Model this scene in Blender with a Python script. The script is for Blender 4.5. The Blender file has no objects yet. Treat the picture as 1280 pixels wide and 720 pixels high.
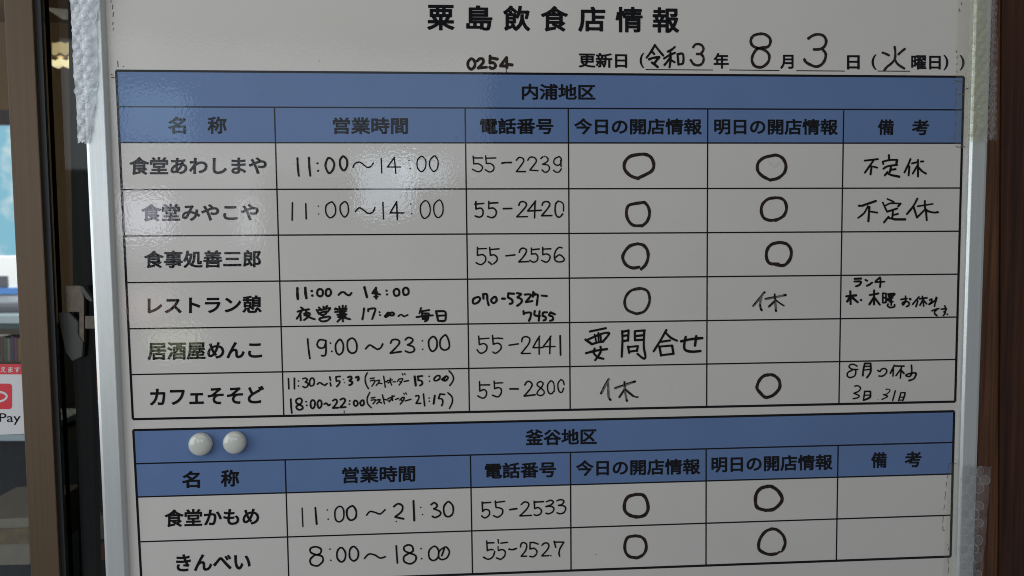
import bpy, bmesh, math, random
from mathutils import Vector, Matrix
random.seed(7)
sc = bpy.context.scene
C = sc.collection

# ------------------------------------------------------------------ camera
# pose solved from the ruled table (1.12 m wide) on the board plane
FPX = 900.0                                   # focal length in pixels of a 1280 px wide picture
RV = Vector((0.06243, -0.06073, -0.01044)); TV = Vector((-0.50098, -0.27519, 0.91489))
Rm = Matrix.Rotation(RV.length, 3, RV.normalized())
A = Matrix(((1, 0, 0), (0, 0, 1), (0, -1, 0)))      # board axes (right, down, inward) -> world
ORG = Vector((0, 0, 1.75))                    # top left corner of the upper table, in the world
CAM = A @ (-(Rm.transposed() @ TV)) + ORG
rx, ry, rz = (A @ Rm.transposed() @ Vector((1, 0, 0)), A @ Rm.transposed() @ Vector((0, -1, 0)), A @ Rm.transposed() @ Vector((0, 0, -1)))
cd = bpy.data.cameras.new('camera'); cam = bpy.data.objects.new('camera', cd); C.objects.link(cam); sc.camera = cam
cam.matrix_world = Matrix(((rx.x, ry.x, rz.x, CAM.x), (rx.y, ry.y, rz.y, CAM.y), (rx.z, ry.z, rz.z, CAM.z), (0, 0, 0, 1)))
cd.sensor_width = 36; cd.lens = 36 * FPX / 1280; cd.clip_start = .01; cd.clip_end = 200
cd.dof.use_dof = True; cd.dof.focus_distance = .93; cd.dof.aperture_fstop = 6.5

def ray(px, py):
    d = Vector(((px - 640) / FPX, (py - 360) / FPX, 1.0))
    return (A @ Rm.transposed() @ d)
def at(px, py, Y=0.0):                        # the point seen at a pixel on the vertical plane y = Y
    d = ray(px, py); t = (Y - CAM.y) / d.y
    return CAM + d * t

# ------------------------------------------------------------------ light
w = bpy.data.worlds.new('World'); sc.world = w; w.use_nodes = True
w.node_tree.nodes['Background'].inputs[0].default_value = (.80, .84, .92, 1)
w.node_tree.nodes['Background'].inputs[1].default_value = .20
sc.view_settings.view_transform = 'Standard'; sc.view_settings.look = 'None'
sc.cycles.filter_width = 1.0
sc.view_settings.exposure = 0; sc.view_settings.gamma = 1

def area(name, loc, target, sx, sy, power, col):
    l = bpy.data.lights.new(name, 'AREA'); l.shape = 'RECTANGLE'; l.size = sx; l.size_y = sy; l.energy = power; l.color = col
    o = bpy.data.objects.new(name, l); C.objects.link(o); o.location = loc
    o.rotation_euler = (Vector(target) - Vector(loc)).to_track_quat('-Z', 'Y').to_euler()
    return o
area('daylight_from_left', (-1.75, -1.15, 1.75), (.45, 0, 1.45), 1.5, 1.7, 23.5, (.90, .95, 1.0))
area('daylight_above', (.3, -1.5, 3.2), (.5, 0, 1.5), 2.2, 1.0, 9.4, (1.0, .95, .86))
def mirrored(px, py, dist):                   # where the board reflects to, from that pixel
    p = at(px, py); d = ray(px, py).normalized(); d.y = -d.y
    return p + d * dist, p
def gleam(name, x0, y0, x1, y1, rad, col, dist=3.0):  # area lamp placed where the film mirrors it, to show as glare
    c, p = mirrored((x0 + x1) / 2, (y0 + y1) / 2, dist)
    a, _ = mirrored(x0, (y0 + y1) / 2, dist); b, _ = mirrored(x1, (y0 + y1) / 2, dist)
    e, _ = mirrored((x0 + x1) / 2, y0, dist); f, _ = mirrored((x0 + x1) / 2, y1, dist)
    sx, sy = (a - b).length, (e - f).length
    area(name, c, p, sx, sy, rad * 1.4 * math.pi * sx * sy, col)
gleam('sky_gap', 448, 196, 515, 268, 4.2, (.72, .86, 1.0))
gleam('sky_gap_side', 500, 200, 560, 232, 3.2, (.72, .86, 1.0), 3.1)
gleam('window_left', 152, 244, 212, 296, 5.0, (.86, .86, 1.0))
gleam('window_left_upper', 150, 110, 235, 180, 1.6, (.55, .8, 1.0), 3.05)
gleam('window_left_wide', 150, 200, 330, 330, 1.0, (.9, .92, 1.0), 3.3)
gleam('window_middle', 300, 250, 322, 300, 2.6, (.9, .95, 1.0), 3.1)
gleam('wide_sheen_lamp', 60, 60, 640, 215, .75, (.80, .90, 1.0), 3.5)  # added lamp, its wide faint sheen lifts the left of the board
gleam('yellow_green_glare', 188, 412, 250, 445, 2.2, (.9, 1.0, .62), 3.0)  # tinted lamp added for a yellow-green glare patch
gleam('reddish_glare', 160, 360, 215, 402, 1.5, (1.0, .72, .68), 3.05)  # tinted lamp added for the reddish reflection

# ------------------------------------------------------------------ materials
def nodes(name):
    m = bpy.data.materials.new(name); m.use_nodes = True
    return m, m.node_tree, m.node_tree.nodes['Principled BSDF']
def mat(name, col, rough=.5, metal=0, noise=0, nscale=40, bump=0, bscale=300, bdist=.001, spec=.5, stretch=None, coat=0, emis=0, dark=None, tr=0, detail=4):
    m, nt, p = nodes(name); N = nt.nodes.new; L = nt.links.new
    p.inputs['Base Color'].default_value = (*col, 1); p.inputs['Roughness'].default_value = rough; p.inputs['Metallic'].default_value = metal
    p.inputs['Specular IOR Level'].default_value = spec; p.inputs['Coat Weight'].default_value = coat
    if tr: p.inputs['Transmission Weight'].default_value = tr
    tc = N('ShaderNodeTexCoord'); mp = N('ShaderNodeMapping'); L(tc.outputs['Object'], mp.inputs[0])
    if stretch: mp.inputs['Scale'].default_value = stretch
    if noise:
        n = N('ShaderNodeTexNoise'); n.inputs['Scale'].default_value = nscale; n.inputs['Detail'].default_value = detail; L(mp.outputs[0], n.inputs['Vector'])
        r = N('ShaderNodeMapRange'); r.inputs['From Min'].default_value = .3; r.inputs['From Max'].default_value = .7; L(n.outputs['Fac'], r.inputs[0])
        x = N('ShaderNodeMix'); x.data_type = 'RGBA'; L(r.outputs[0], x.inputs[0])
        d = dark if dark else tuple(c * (1 - noise) for c in col)
        x.inputs[6].default_value = (*d, 1); x.inputs[7].default_value = (*col, 1); L(x.outputs[2], p.inputs['Base Color'])
    if bump:
        n = N('ShaderNodeTexNoise'); n.inputs['Scale'].default_value = bscale; n.inputs['Detail'].default_value = 1.5; L(mp.outputs[0], n.inputs['Vector'])
        b = N('ShaderNodeBump'); b.inputs['Strength'].default_value = bump; b.inputs['Distance'].default_value = bdist
        L(n.outputs['Fac'], b.inputs['Height']); L(b.outputs[0], p.inputs['Normal'])
    if emis: p.inputs['Emission Color'].default_value = (*col, 1); p.inputs['Emission Strength'].default_value = emis
    return m
FILM = dict(rough=.02, spec=.34, bump=1.0, bscale=250, bdist=.000078)
M = {}
M['film'] = mat('laminated_white_film', (.638, .614, .572), noise=.04, nscale=9, **FILM)
M['blue'] = mat('printed_blue', (.130, .212, .405), noise=.10, nscale=7, **FILM)
M['print'] = mat('printed_black', (.005, .005, .006), **FILM)
M['ink'] = mat('marker_ink', (.012, .010, .009), rough=.55, noise=.6, nscale=220, dark=(.005, .004, .004), spec=.12)
M['brownink'] = mat('marker_ink_brownish', (.040, .027, .020), rough=.6, noise=.6, nscale=160, dark=(.012, .009, .008), spec=.12)
M['fadeink'] = mat('dry_marker_ink', (.20, .185, .175), rough=.7, noise=.6, nscale=260, dark=(.075, .065, .06), spec=.2)
M['alu'] = mat('anodised_aluminium', (.66, .69, .67), rough=.33, metal=.5, noise=.08, nscale=14, stretch=(30, 30, .6), bump=.12, bscale=90)
M['back'] = mat('grey_backing', (.35, .35, .35), rough=.7, noise=.1)
M['magnet'] = mat('glossy_ivory_plastic', (.60, .62, .56), rough=.18, noise=.015, nscale=60, coat=.4)
M['bronze'] = mat('bronze_anodised_aluminium', (.112, .074, .043), rough=.5, metal=.25, spec=.3, noise=.18, nscale=6, stretch=(60, 60, .5), bump=.1, bscale=60)
M['rubber'] = mat('black_rubber', (.015, .015, .016), rough=.6, noise=.2)
M['darkalu'] = mat('dark_aluminium', (.15, .15, .18), rough=.35, metal=.3, noise=.3, nscale=5, stretch=(50, 50, .5))
M['steel'] = mat('worn_steel', (.135, .11, .08), rough=.5, metal=.5, noise=.35, nscale=200)
M['greyplastic'] = mat('grey_plastic', (.050, .048, .043), rough=.55, noise=.2)
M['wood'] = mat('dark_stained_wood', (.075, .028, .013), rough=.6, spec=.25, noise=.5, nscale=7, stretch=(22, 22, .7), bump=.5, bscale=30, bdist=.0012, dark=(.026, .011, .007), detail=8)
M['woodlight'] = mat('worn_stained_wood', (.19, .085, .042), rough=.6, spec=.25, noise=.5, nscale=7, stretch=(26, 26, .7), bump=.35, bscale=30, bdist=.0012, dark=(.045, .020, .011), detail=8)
M['cardboard'] = mat('cardboard', (.25, .22, .17), rough=.8, noise=.15)
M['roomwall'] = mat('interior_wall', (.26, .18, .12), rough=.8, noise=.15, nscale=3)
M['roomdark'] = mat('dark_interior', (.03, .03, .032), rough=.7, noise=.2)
M['white'] = mat('white_paint', (.75, .76, .78), rough=.6, noise=.05)
M['paper'] = mat('sticker_white', (.62, .62, .62), rough=.35)
M['red'] = mat('sticker_red', (.62, .015, .03), rough=.35)
M['darkred'] = mat('dark_red_board', (.22, .03, .03), rough=.6)
M['orange'] = mat('orange_brown_board', (.75, .30, .12), rough=.6, noise=.2)
M['lamp'] = mat('warm_lamp_reflection', (1.0, .85, .58), emis=2.6)
M['cloth'] = mat('black_upholstery', (.02, .021, .026), rough=.9, noise=.4)

def glass(name, tint, gloss=.05):
    m = bpy.data.materials.new(name); m.use_nodes = True; nt = m.node_tree; nt.nodes.clear(); N = nt.nodes.new; L = nt.links.new
    o = N('ShaderNodeOutputMaterial'); t = N('ShaderNodeBsdfTransparent'); t.inputs[0].default_value = (*tint, 1)
    g = N('ShaderNodeBsdfGlossy'); g.inputs['Roughness'].default_value = .03; x = N('ShaderNodeMixShader')
    f = N('ShaderNodeFresnel'); f.inputs[0].default_value = 1.5; L(f.outputs[0], x.inputs[0]); L(t.outputs[0], x.inputs[1]); L(g.outputs[0], x.inputs[2]); L(x.outputs[0], o.inputs[0])
    return m
M['glass'] = glass('clear_glass', (.9, .93, .92))
M['darkglass'] = glass('dark_tinted_glass', (.52, .54, .50))
def plastic(name, tint, cover, diff, rough=.12):
    m = bpy.data.materials.new(name); m.use_nodes = True; nt = m.node_tree; nt.nodes.clear(); N = nt.nodes.new; L = nt.links.new
    o = N('ShaderNodeOutputMaterial'); t = N('ShaderNodeBsdfTransparent'); t.inputs[0].default_value = (*tint, 1)
    d = N('ShaderNodeBsdfPrincipled'); d.inputs['Base Color'].default_value = (*diff, 1); d.inputs['Roughness'].default_value = rough; d.inputs['Specular IOR Level'].default_value = .8
    x = N('ShaderNodeMixShader'); n = N('ShaderNodeTexNoise'); n.inputs['Scale'].default_value = 90; tc = N('ShaderNodeTexCoord'); L(tc.outputs['Object'], n.inputs['Vector'])
    r = N('ShaderNodeMapRange'); r.inputs['From Min'].default_value = .3; r.inputs['From Max'].default_value = .7; r.inputs['To Min'].default_value = cover * .7; r.inputs['To Max'].default_value = min(1, cover * 1.35)
    L(n.outputs['Fac'], r.inputs[0]); L(r.outputs[0], x.inputs[0]); L(t.outputs[0], x.inputs[1]); L(d.outputs[0], x.inputs[2]); L(x.outputs[0], o.inputs[0])
    b = N('ShaderNodeBump'); b.inputs['Strength'].default_value = .5; b.inputs['Distance'].default_value = .001; L(n.outputs['Fac'], b.inputs['Height']); L(b.outputs[0], d.inputs['Normal'])
    return m
M['wrap'] = plastic('milky_bubble_plastic', (.95, .97, 1), .43, (.95, .98, 1.0), .05)
M['wrapclear'] = plastic('clear_yellowed_bubble_plastic', (.93, .93, .86), .20, (.66, .67, .56), .05)
M['wrapgrey'] = plastic('clear_bubble_plastic', (.93, .93, .93), .15, (.50, .48, .50), .05)
M['grimeink'] = mat('old_grime', (.16, .14, .14), rough=.8, noise=.7, nscale=500, dark=(.03, .03, .03))
M['rimwhite'] = plastic('bubble_rim_white', (.9, .93, .96), .55, (.95, .97, 1.0), .1)
M['rimclear'] = plastic('bubble_rim_clear', (.9, .9, .88), .30, (.75, .75, .70), .08)
M['ghost'] = mat('wiped_marker_trace', (.605, .583, .545), rough=.3, spec=.3, noise=.08, nscale=150)
M['tape'] = plastic('clear_tape', (.97, .97, .95), .06, (.6, .6, .55), .1)

def skymat():
    m = bpy.data.materials.new('blue_sky_with_cloud'); m.use_nodes = True; nt = m.node_tree; nt.nodes.clear(); N = nt.nodes.new; L = nt.links.new
    o = N('ShaderNodeOutputMaterial'); e = N('ShaderNodeEmission'); tc = N('ShaderNodeTexCoord'); n = N('ShaderNodeTexNoise')
    n.inputs['Scale'].default_value = .5; n.inputs['Detail'].default_value = 5; L(tc.outputs['Object'], n.inputs['Vector'])
    r = N('ShaderNodeValToRGB'); r.color_ramp.elements[0].position = .52; r.color_ramp.elements[0].color = (.30, .62, .80, 1)
    r.color_ramp.elements[1].position = .72; r.color_ramp.elements[1].color = (.8, .9, .95, 1)
    L(n.outputs['Fac'], r.inputs[0]); L(r.outputs[0], e.inputs[0]); e.inputs[1].default_value = 1.0; L(e.outputs[0], o.inputs[0]); return m
M['sky'] = skymat()

# ------------------------------------------------------------------ helpers
def tag(o, label=None, cat=None, group=None, kind=None):
    if label: o['label'] = label
    if cat: o['category'] = cat
    if group: o['group'] = group
    if kind: o['kind'] = kind
    return o
def empty(name, loc, label, cat, group=None):
    o = bpy.data.objects.new(name, None); C.objects.link(o); o.location = loc; o.empty_display_size = .05
    return tag(o, label, cat, group)
def link(name, me, m, parent=None, label=None):
    if not me.materials: me.materials.append(m)
    o = bpy.data.objects.new(name, me); C.objects.link(o)
    if parent:
        o.parent = parent
        s = parent; off = Vector((0, 0, 0))
        while s: off += s.location; s = s.parent
        me.transform(Matrix.Translation(-off))
    if label: o['label'] = label
    return o
def mesh(name, verts, faces, m, parent=None, label=None, smooth=False):
    me = bpy.data.meshes.new(name); me.from_pydata([tuple(v) for v in verts], [], faces); me.update()
    if smooth: me.polygons.foreach_set('use_smooth', [True] * len(me.polygons))
    return link(name, me, m, parent, label)
def prism(name, quad_px, y0, y1, m, parent=None, label=None, bevel=0, Yref=None):
    """a solid whose front outline is read at depth y0 and which runs straight back to y1"""
    f = [at(x, y, y0) for x, y in quad_px]; b = [Vector((p.x, y1, p.z)) for p in f]; n = len(f)
    bm = bmesh.new(); vf = [bm.verts.new(p) for p in f]; vb = [bm.verts.new(p) for p in b]
    bm.faces.new(vf); bm.faces.new(vb[::-1])
    for i in range(n): j = (i + 1) % n; bm.faces.new((vf[j], vf[i], vb[i], vb[j]))
    bmesh.ops.recalc_face_normals(bm, faces=bm.faces)
    if bevel: bmesh.ops.bevel(bm, geom=bm.edges[:], offset=bevel, segments=2, affect='EDGES', profile=.6)
    me = bpy.data.meshes.new(name); bm.to_mesh(me); bm.free()
    return link(name, me, m, parent, label)
def box(name, x0, x1, y0, y1, z0, z1, m, parent=None, label=None, bevel=0):
    bm = bmesh.new(); bmesh.ops.create_cube(bm, size=1)
    for v in bm.verts: v.co = Vector(((x0 + x1) / 2 + v.co.x * (x1 - x0), (y0 + y1) / 2 + v.co.y * (y1 - y0), (z0 + z1) / 2 + v.co.z * (z1 - z0)))
    if bevel: bmesh.ops.bevel(bm, geom=bm.edges[:], offset=bevel, segments=2, affect='EDGES', profile=.6)
    me = bpy.data.meshes.new(name); bm.to_mesh(me); bm.free()
    return link(name, me, m, parent, label)

# ------------------------------------------------------------------ the whiteboard
WX0, WX1 = -.0115, 1.1265                     # faces between the rails
ZT, ZB = 1.75 + .125, 1.75 - .775
board = empty('whiteboard', ((WX0 + WX1) / 2, .012, ZB - .026), 'white board with blue headed restaurant tables, printed and handwritten in Japanese', 'whiteboard')
box('panel', WX0 - .004, WX1 + .004, .0006, .018, ZB - .004, ZT + .004, M['back'], board)
def rail(pts, name='frame_rail'):
    return None
def railprof(p0, p1, inward, width):
    """aluminium rail from p0 to p1 along the outer side; profile has a rounded nose and a step to the panel"""
    inward = Vector(inward); prof = [(0, .020), (0, -.0035), (.0010, -.0066), (.0048, -.008), (width - .0038, -.008), (width - .0030, -.0077), (width - .0006, -.0050), (width, .0006 - .0012), (width, .020)]
    vs = []; n = len(prof)
    for p, s in ((p0, 1), (p1, -1)):
        for d, y in prof:
            q = Vector(p) + inward * d; q.y = y
            ax = (Vector(p1) - Vector(p0)).normalized() * s * d        # mitred ends
            vs.append(q + ax)
    fs = [(i, (i + 1) % n, n + (i + 1) % n, n + i) for i in range(n)] + [tuple(range(n - 1, -1, -1)), tuple(range(n, 2 * n))]
    o = mesh('frame_rail', vs, fs, M['alu'], board)
    bm = bmesh.new(); bm.from_mesh(o.data); bmesh.ops.recalc_face_normals(bm, faces=bm.faces); bm.to_mesh(o.data); bm.free(); return o
RL, RR = .0285, .0255
railprof((WX0 - RL, 0, ZB - .0265), (WX0 - RL, 0, ZT + .0265), (1, 0, 0), RL)
railprof((WX1 + RR, 0, ZT + .0265), (WX1 + RR, 0, ZB - .0265), (-1, 0, 0), RR)
railprof((WX0 - RL, 0, ZT + .0265), (WX1 + RR, 0, ZT + .0265), (0, 0, -1), .0265)
railprof((WX1 + RR, 0, ZB - .0265), (WX0 - RL, 0, ZB - .0265), (0, 0, 1), .0265)
sheet = mesh('printed_sheet', [(WX0, 0, ZB), (WX1, 0, ZB), (WX1, 0, ZT), (WX0, 0, ZT)], [(0, 1, 2, 3)], M['film'], board, 'glossy white laminated sheet with two ruled tables')

lvl = [0]
def flat(name, polys, y, m, label=None):      # polygons given in picture pixels, laid on the board
    vs = []; fs = []
    for poly in polys:
        b = len(vs); vs += [at(px, py, y) for px, py in poly]; fs.append(tuple(range(b, b + len(poly))))
    return mesh(name, vs, fs, m, sheet, label)

# --- table 1 and 2: corner lines measured at left and right edge
L1 = [(145.0, 88.3), (148, 133.3), (150.2, 178.2), (152.9, 237), (155.7, 295.0), (158.3, 353.3), (161, 411), (163.6, 468.3), (166, 524.0)]
R1 = [(1204.8, 96), (1203.4, 137.3), (1202, 179), (1200.2, 235), (1198.4, 289), (1197, 342.7), (1195.9, 396.3), (1194.8, 449.3), (1194, 502)]
L2 = [(166.5, 537.7), (169.1, 579.7), (171.4, 621.3), (174.2, 677.3), (177.0, 733)]
R2 = [(1192.8, 514), (1191.4, 553), (1190.3, 592.5), (1189.2, 644), (1188.2, 695.7)]
C1 = [((343, 135), (354.7, 520)), ((581.3, 135), (586.7, 515)), ((710.3, 136), (712.7, 512)), ((884.7, 137), (883.3, 508.5)), ((1054.7, 138), (1048.7, 505))]
C2 = [((356.4, 574.8), (361, 726.2)), ((588, 569), (590.6, 717.7)), ((713, 565.5), (713.8, 713.2)), ((882.7, 561), (882.5, 707)), ((1047.7, 557), (1045.4, 701))]
def quadline(p, q, w):
    p, q = Vector(p), Vector(q); d = (q - p).normalized(); n = Vector((-d.y, d.x)) * w / 2
    return [p - n, q - n, q + n, p + n]
flat('header_band', [[L1[0], R1[0], R1[1], L1[1]]], -.00010, M['blue'], 'blue title band of the upper table')
flat('header_band', [[L1[1], R1[1], R1[2], L1[2]]], -.00010, M['blue'], 'blue column heading band of the upper table')
flat('header_band', [[L2[0], R2[0], R2[1], L2[1]]], -.00010, M['blue'], 'blue title band of the lower table')
flat('header_band', [[L2[1], R2[1], R2[2], L2[2]]], -.00010, M['blue'], 'blue column heading band of the lower table')
def rule(p, q, w, y=-.00020): flat('ruled_line', [quadline(p, q, w)], y, M['print'])
for LL, RR_ in ((L1, R1), (L2, R2)):
    n = len(LL)
    for i in range(n): rule(LL[i], RR_[i], 2.9 if i in (0, n - 1) else 1.75, -.00020)
    rule(LL[0], LL[-1], 2.9, -.00024); rule(RR_[0], RR_[-1], 2.9, -.00024)
for a, b in C1 + C2: rule(a, b, 1.7, -.00024)

# --- printed lettering
def lettering(s, xl, xr, yl, yr, h, bold=.056, sp=1.0, y=-.00030, m=None, parent=None, name='printed_text', label=True, fix=None):
    cu = bpy.data.curves.new('lettering', 'FONT'); cu.body = s; cu.size = 1; cu.space_character = sp; cu.resolution_u = 3
    ob = bpy.data.objects.new('lettering', cu); C.objects.link(ob)
    dg = bpy.context.evaluated_depsgraph_get(); dg.update()
    me = bpy.data.meshes.new_from_object(ob.evaluated_get(dg)); bpy.data.objects.remove(ob)
    bm = bmesh.new(); bm.from_mesh(me); bmesh.ops.remove_doubles(bm, verts=bm.verts[:], dist=1e-5)
    V = [(v.co.x, v.co.y, 0) for v in bm.verts]; bm.verts.index_update()
    F = [tuple(v.index for v in f.verts) for f in bm.faces]
    r = bold / 2
    if r:
        for e in bm.edges:
            if len(e.link_faces) != 1: continue
            a, b = e.verts[0].co.xy, e.verts[1].co.xy
            d = b - a
            if d.length < 1e-6: continue
            d.normalize(); n = Vector((-d.y, d.x)) * r; k = len(V)
            V += [(*(a - n), 1), (*(b - n), 1), (*(b + n), 1), (*(a + n), 1)]; F.append((k, k + 1, k + 2, k + 3))
        for v in bm.verts:
            if any(len(e.link_faces) == 1 for e in v.link_edges):
                k = len(V); q = r * 1.08
                V += [(v.co.x + q * math.cos(t * math.pi / 4 + .39), v.co.y + q * math.sin(t * math.pi / 4 + .39), 2) for t in range(8)]; F.append(tuple(range(k, k + 8)))
    bm.free(); bpy.data.meshes.remove(me)
    x0 = min(v[0] for v in V); x1 = max(v[0] for v in V); y0 = min(v[1] for v in V); y1 = max(v[1] for v in V)
    out = []
    for vx, vy, l in V:
        u = (vx - x0) / (x1 - x0); t = (vy - y0) / (y1 - y0) - .5
        out.append(at(xl + (xr - xl) * u, yl + (yr - yl) * u - t * h, y - l * .00001))
    return mesh(name, out, F, m or M['print'], parent or sheet, ('printed words ' + s.replace('　', ' ')) if label else None)
TX = [('粟', 534, 568, 21.8, 22.1, 32), ('島', 582.7, 615.5, 22.2, 22.5, 31.5), ('飲', 629, 662.7, 22.7, 23, 32), ('食', 676, 710, 23.2, 23.5, 32),
 ('店', 722.7, 756.7, 23.8, 24.1, 31.5), ('情', 769.3, 803.3, 24.4, 24.7, 32), ('報', 815.7, 849, 24.9, 25.2, 32), ('更新日', 723.3, 784, 75, 75.8, 18.6, .058, 1),
 ('(', 799.5, 805.3, 75.5, 75.5, 19.3, .03, 1), ('年', 892, 911, 76, 76, 19.5, .058, 1), ('月', 975.2, 992, 77.2, 77.2, 17.7, .058, 1), ('日', 1058.7, 1074.7, 77.9, 77.9, 17.9, .058, 1),
 ('(', 1089.3, 1095.7, 77.6, 77.6, 19.2, .03, 1), ('曜日', 1139, 1176, 77.9, 78.1, 18, .058, 1), (')', 1179.3, 1185.6, 78.1, 78.1, 19.2, .03, 1), (')', 1199.5, 1205.8, 78.3, 78.3, 19.2, .03, 1),
 ('内浦地区', 652.3, 744.3, 114.6, 115.2, 20), ('名', 210, 232.3, 156.5, 156.5, 21.5), ('称', 259.3, 283.3, 156.5, 156.5, 21.5), ('営業時間', 416, 510, 157.1, 157.2, 21), ('電話番号', 600, 691.7, 157.5, 157.8, 20),
 ('今日の開店情報', 717.7, 877.3, 157.9, 158.2, 20.2), ('明日の開店情報', 892.7, 1047.3, 158.2, 158.8, 20), ('備', 1097.3, 1117.5, 159, 159, 19.6), ('考', 1140, 1161.3, 159.2, 159.2, 19.6),
 ('食堂あわしまや', 161.7, 333.3, 207.4, 206.8, 22.3), ('食堂みやこや', 176.7, 323.3, 265.8, 265.0, 22), ('食事処善三郎', 180, 326, 324.4, 323.2, 22), ('レストラン憩', 184.3, 327, 382, 380, 22),
 ('居酒屋めんこ', 184.3, 327.5, 439, 437.3, 22.3), ('カフェそそど', 187.3, 330, 496.3, 493.2, 22),
 ('釜谷地区', 656.7, 746, 547, 545.5, 20.2), ('名', 227.7, 250, 599.6, 599.3, 21.3), ('称', 276, 299, 598, 597.6, 21.3), ('営業時間', 427.7, 519, 594.2, 591.8, 20.4), ('電話番号', 606, 695, 588.8, 586.7, 19.8),
 ('今日の開店情報', 720, 875.3, 585.3, 583, 19.8), ('明日の開店情報', 889.3, 1040.7, 581, 577.5, 19.8), ('備', 1089, 1108.7, 575.2, 575, 19.8), ('考', 1131, 1152, 574.3, 574, 19.8),
 ('食堂かもめ', 205.7, 324, 648, 645.2, 22), ('きんべい', 220, 313.3, 703.8, 702, 21.5)]
for t in TX: lettering(*t)
for p, q in (((807, 86.9), (891.3, 87.5)), ((911.8, 87.4), (974.4, 88.1)), ((995.3, 88.3), (1056, 88.8)), ((1097, 88.8), (1137.5, 89.0))): rule(p, q, 1.1, -.00026)

# --- handwriting: strokes read in magnified windows (x0, y0, scale) of the picture
hwn = [0]
def smooth(pts, closed, k=5):
    n = len(pts)
    if n < 3: return [Vector(p) for p in pts]
    P = [Vector(p) for p in pts]; out = []
    rng = range(n if closed else n - 1)
    for i in rng:
        if closed: a, b, c, d = P[i - 1], P[i], P[(i + 1) % n], P[(i + 2) % n]
        else: a, b, c, d = P[max(i - 1, 0)], P[i], P[i + 1], P[min(i + 2, n - 1)]
        for s in range(k):
            t = s / k
            out.append(.5 * ((2 * b) + (c - a) * t + (2 * a - 5 * b + 4 * c - d) * t * t + (3 * b - a - 3 * c + d) * t ** 3))
    if not closed: out.append(P[-1])
    return out
def ribbon(V, F, pts, w, y, closed=False, jit=.10):
    S = smooth(pts, closed); n = len(S); k = len(V); ws = []; w = w + .0 
    ph = random.uniform(0, 6)
    for i in range(n): ws.append(w * (1 + jit * math.sin(ph + i * .9) * .6 + random.uniform(-jit, jit) * .6))
    for i, p in enumerate(S):
        if closed: d = S[(i + 1) % n] - S[i - 1]
        else: d = S[min(i + 1, n - 1)] - S[max(i - 1, 0)]
        if d.length < 1e-6: d = Vector((1, 0))
        d.normalize(); nn = Vector((-d.y, d.x)) * ws[i] / 2
        V += [(p - nn, y), (p + nn, y)]
    for i in range(n if closed else n - 1):
        j = (i + 1) % n; F.append((k + 2 * i, k + 2 * j, k + 2 * j + 1, k + 2 * i + 1))
    if not closed:
        for e, s in ((0, -1), (n - 1, 1)):
            d = (S[min(1, n - 1)] - S[0]) if e == 0 else (S[-1] - S[-2]); d.normalize(); base = math.atan2(d.y, d.x) + (math.pi if s < 0 else 0)
            b = len(V); r = ws[e] / 2
            V += [(S[e] + Vector((math.cos(base + t * math.pi / 6), math.sin(base + t * math.pi / 6))) * r, y) for t in range(-3, 4)]
            F.append(tuple(range(b, b + 7)))
def dot(V, F, p, r, y):
    b = len(V); V += [(Vector(p) + Vector((math.cos(t * .785), math.sin(t * .785) * .95)) * r * random.uniform(.88, 1.12), y) for t in range(8)]; F.append(tuple(range(b, b + 8)))
def write(words, win, data, m='ink', name='handwriting', grow=1.0):
    """data: segments split by ';' - 'w30' sets the width, 'c' closes the stroke, 'd' makes dots"""
    X0, Y0, S = win; V = []; F = []; w = 12; y = -.00036
    for seg in data.replace('\n', ' ').split(';'):
        tok = seg.split()
        if not tok: continue
        closed = dotm = False; pts = []
        for t in tok:
            if t[0] == 'w': w = float(t[1:])
            elif t == 'c': closed = True
            elif t == 'd': dotm = True
            else:
                a, b = t.split(','); pts.append((X0 + float(a) / S, Y0 + float(b) / S))
        if not pts: continue
        y -= .000004
        if dotm:
            for p in pts: dot(V, F, p, w / S * .62 * grow, y)
        elif len(pts) == 1: dot(V, F, pts[0], w / S * .6, y)
        else: ribbon(V, F, pts, w / S * grow + (.3 if grow == 1.0 else 0), y, closed)
    return mesh(name, [at(p.x, p.y, yy) for p, yy in V], F, M[m], sheet, words)

write('handwritten number 0254-', (570, 60, 8), '''w27; 150,108 122,138 120,182 150,212 182,190 190,150 175,118 c; 212,130 235,108 262,108 275,130 260,160 222,200; 222,200 305,192;
 340,80 338,150; 338,150 375,148 395,175 380,200 350,202 338,192; 345,98 412,110; 505,95 445,175; 445,178 510,180; 505,95 508,195; 525,165 560,168; w5; 502,200 503,242''', 'brownink')
write('handwritten era year 3', (790, 40, 9.846), '''w25; 280,162 235,240 180,315; 280,160 330,225 385,290; 250,245 272,270; w28; 212,335 260,318 335,308; 335,312 305,345 280,380; 245,375 280,400 315,430;
 w25; 525,185 490,215 440,240; 395,325 460,285 530,255; 470,230 475,330 462,432; 465,320 430,370 400,405; 480,345 525,372; 560,272 572,400; 560,275 625,270 628,380 578,398''', 'ink')
write('handwritten digit 3 of the year', (790, 40, 9.846), '''w27; 755,185 775,157 815,147 860,165 880,205 865,245 840,268 800,270; 840,270 875,300 880,350 855,395 805,410 755,392 722,345''', 'brownink')
write('handwritten month 8', (920, 30, 9.143), '''w29; 360,262 392,215 385,160 335,120 280,112 205,130 170,180 180,235 225,268 290,285 345,310 380,360 370,430 320,480 270,495 210,475 182,415 195,350 235,290 290,270 c''', 'brownink')
write('handwritten day 3', (920, 30, 9.143), '''w29; 830,163 880,130 940,118 1000,135 1030,185 1020,240 985,278 935,290 892,290; 985,285 1025,340 1015,410 975,465 915,487 850,465 800,435 782,405''', 'brownink')
write('handwritten weekday character', (1080, 50, 9.143), '''w24; 350,78 358,140 352,215 310,270 265,305 230,348; 352,220 385,275 460,325; 215,145 245,155 285,175; 465,102 430,130 395,163''', 'brownink')
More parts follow.
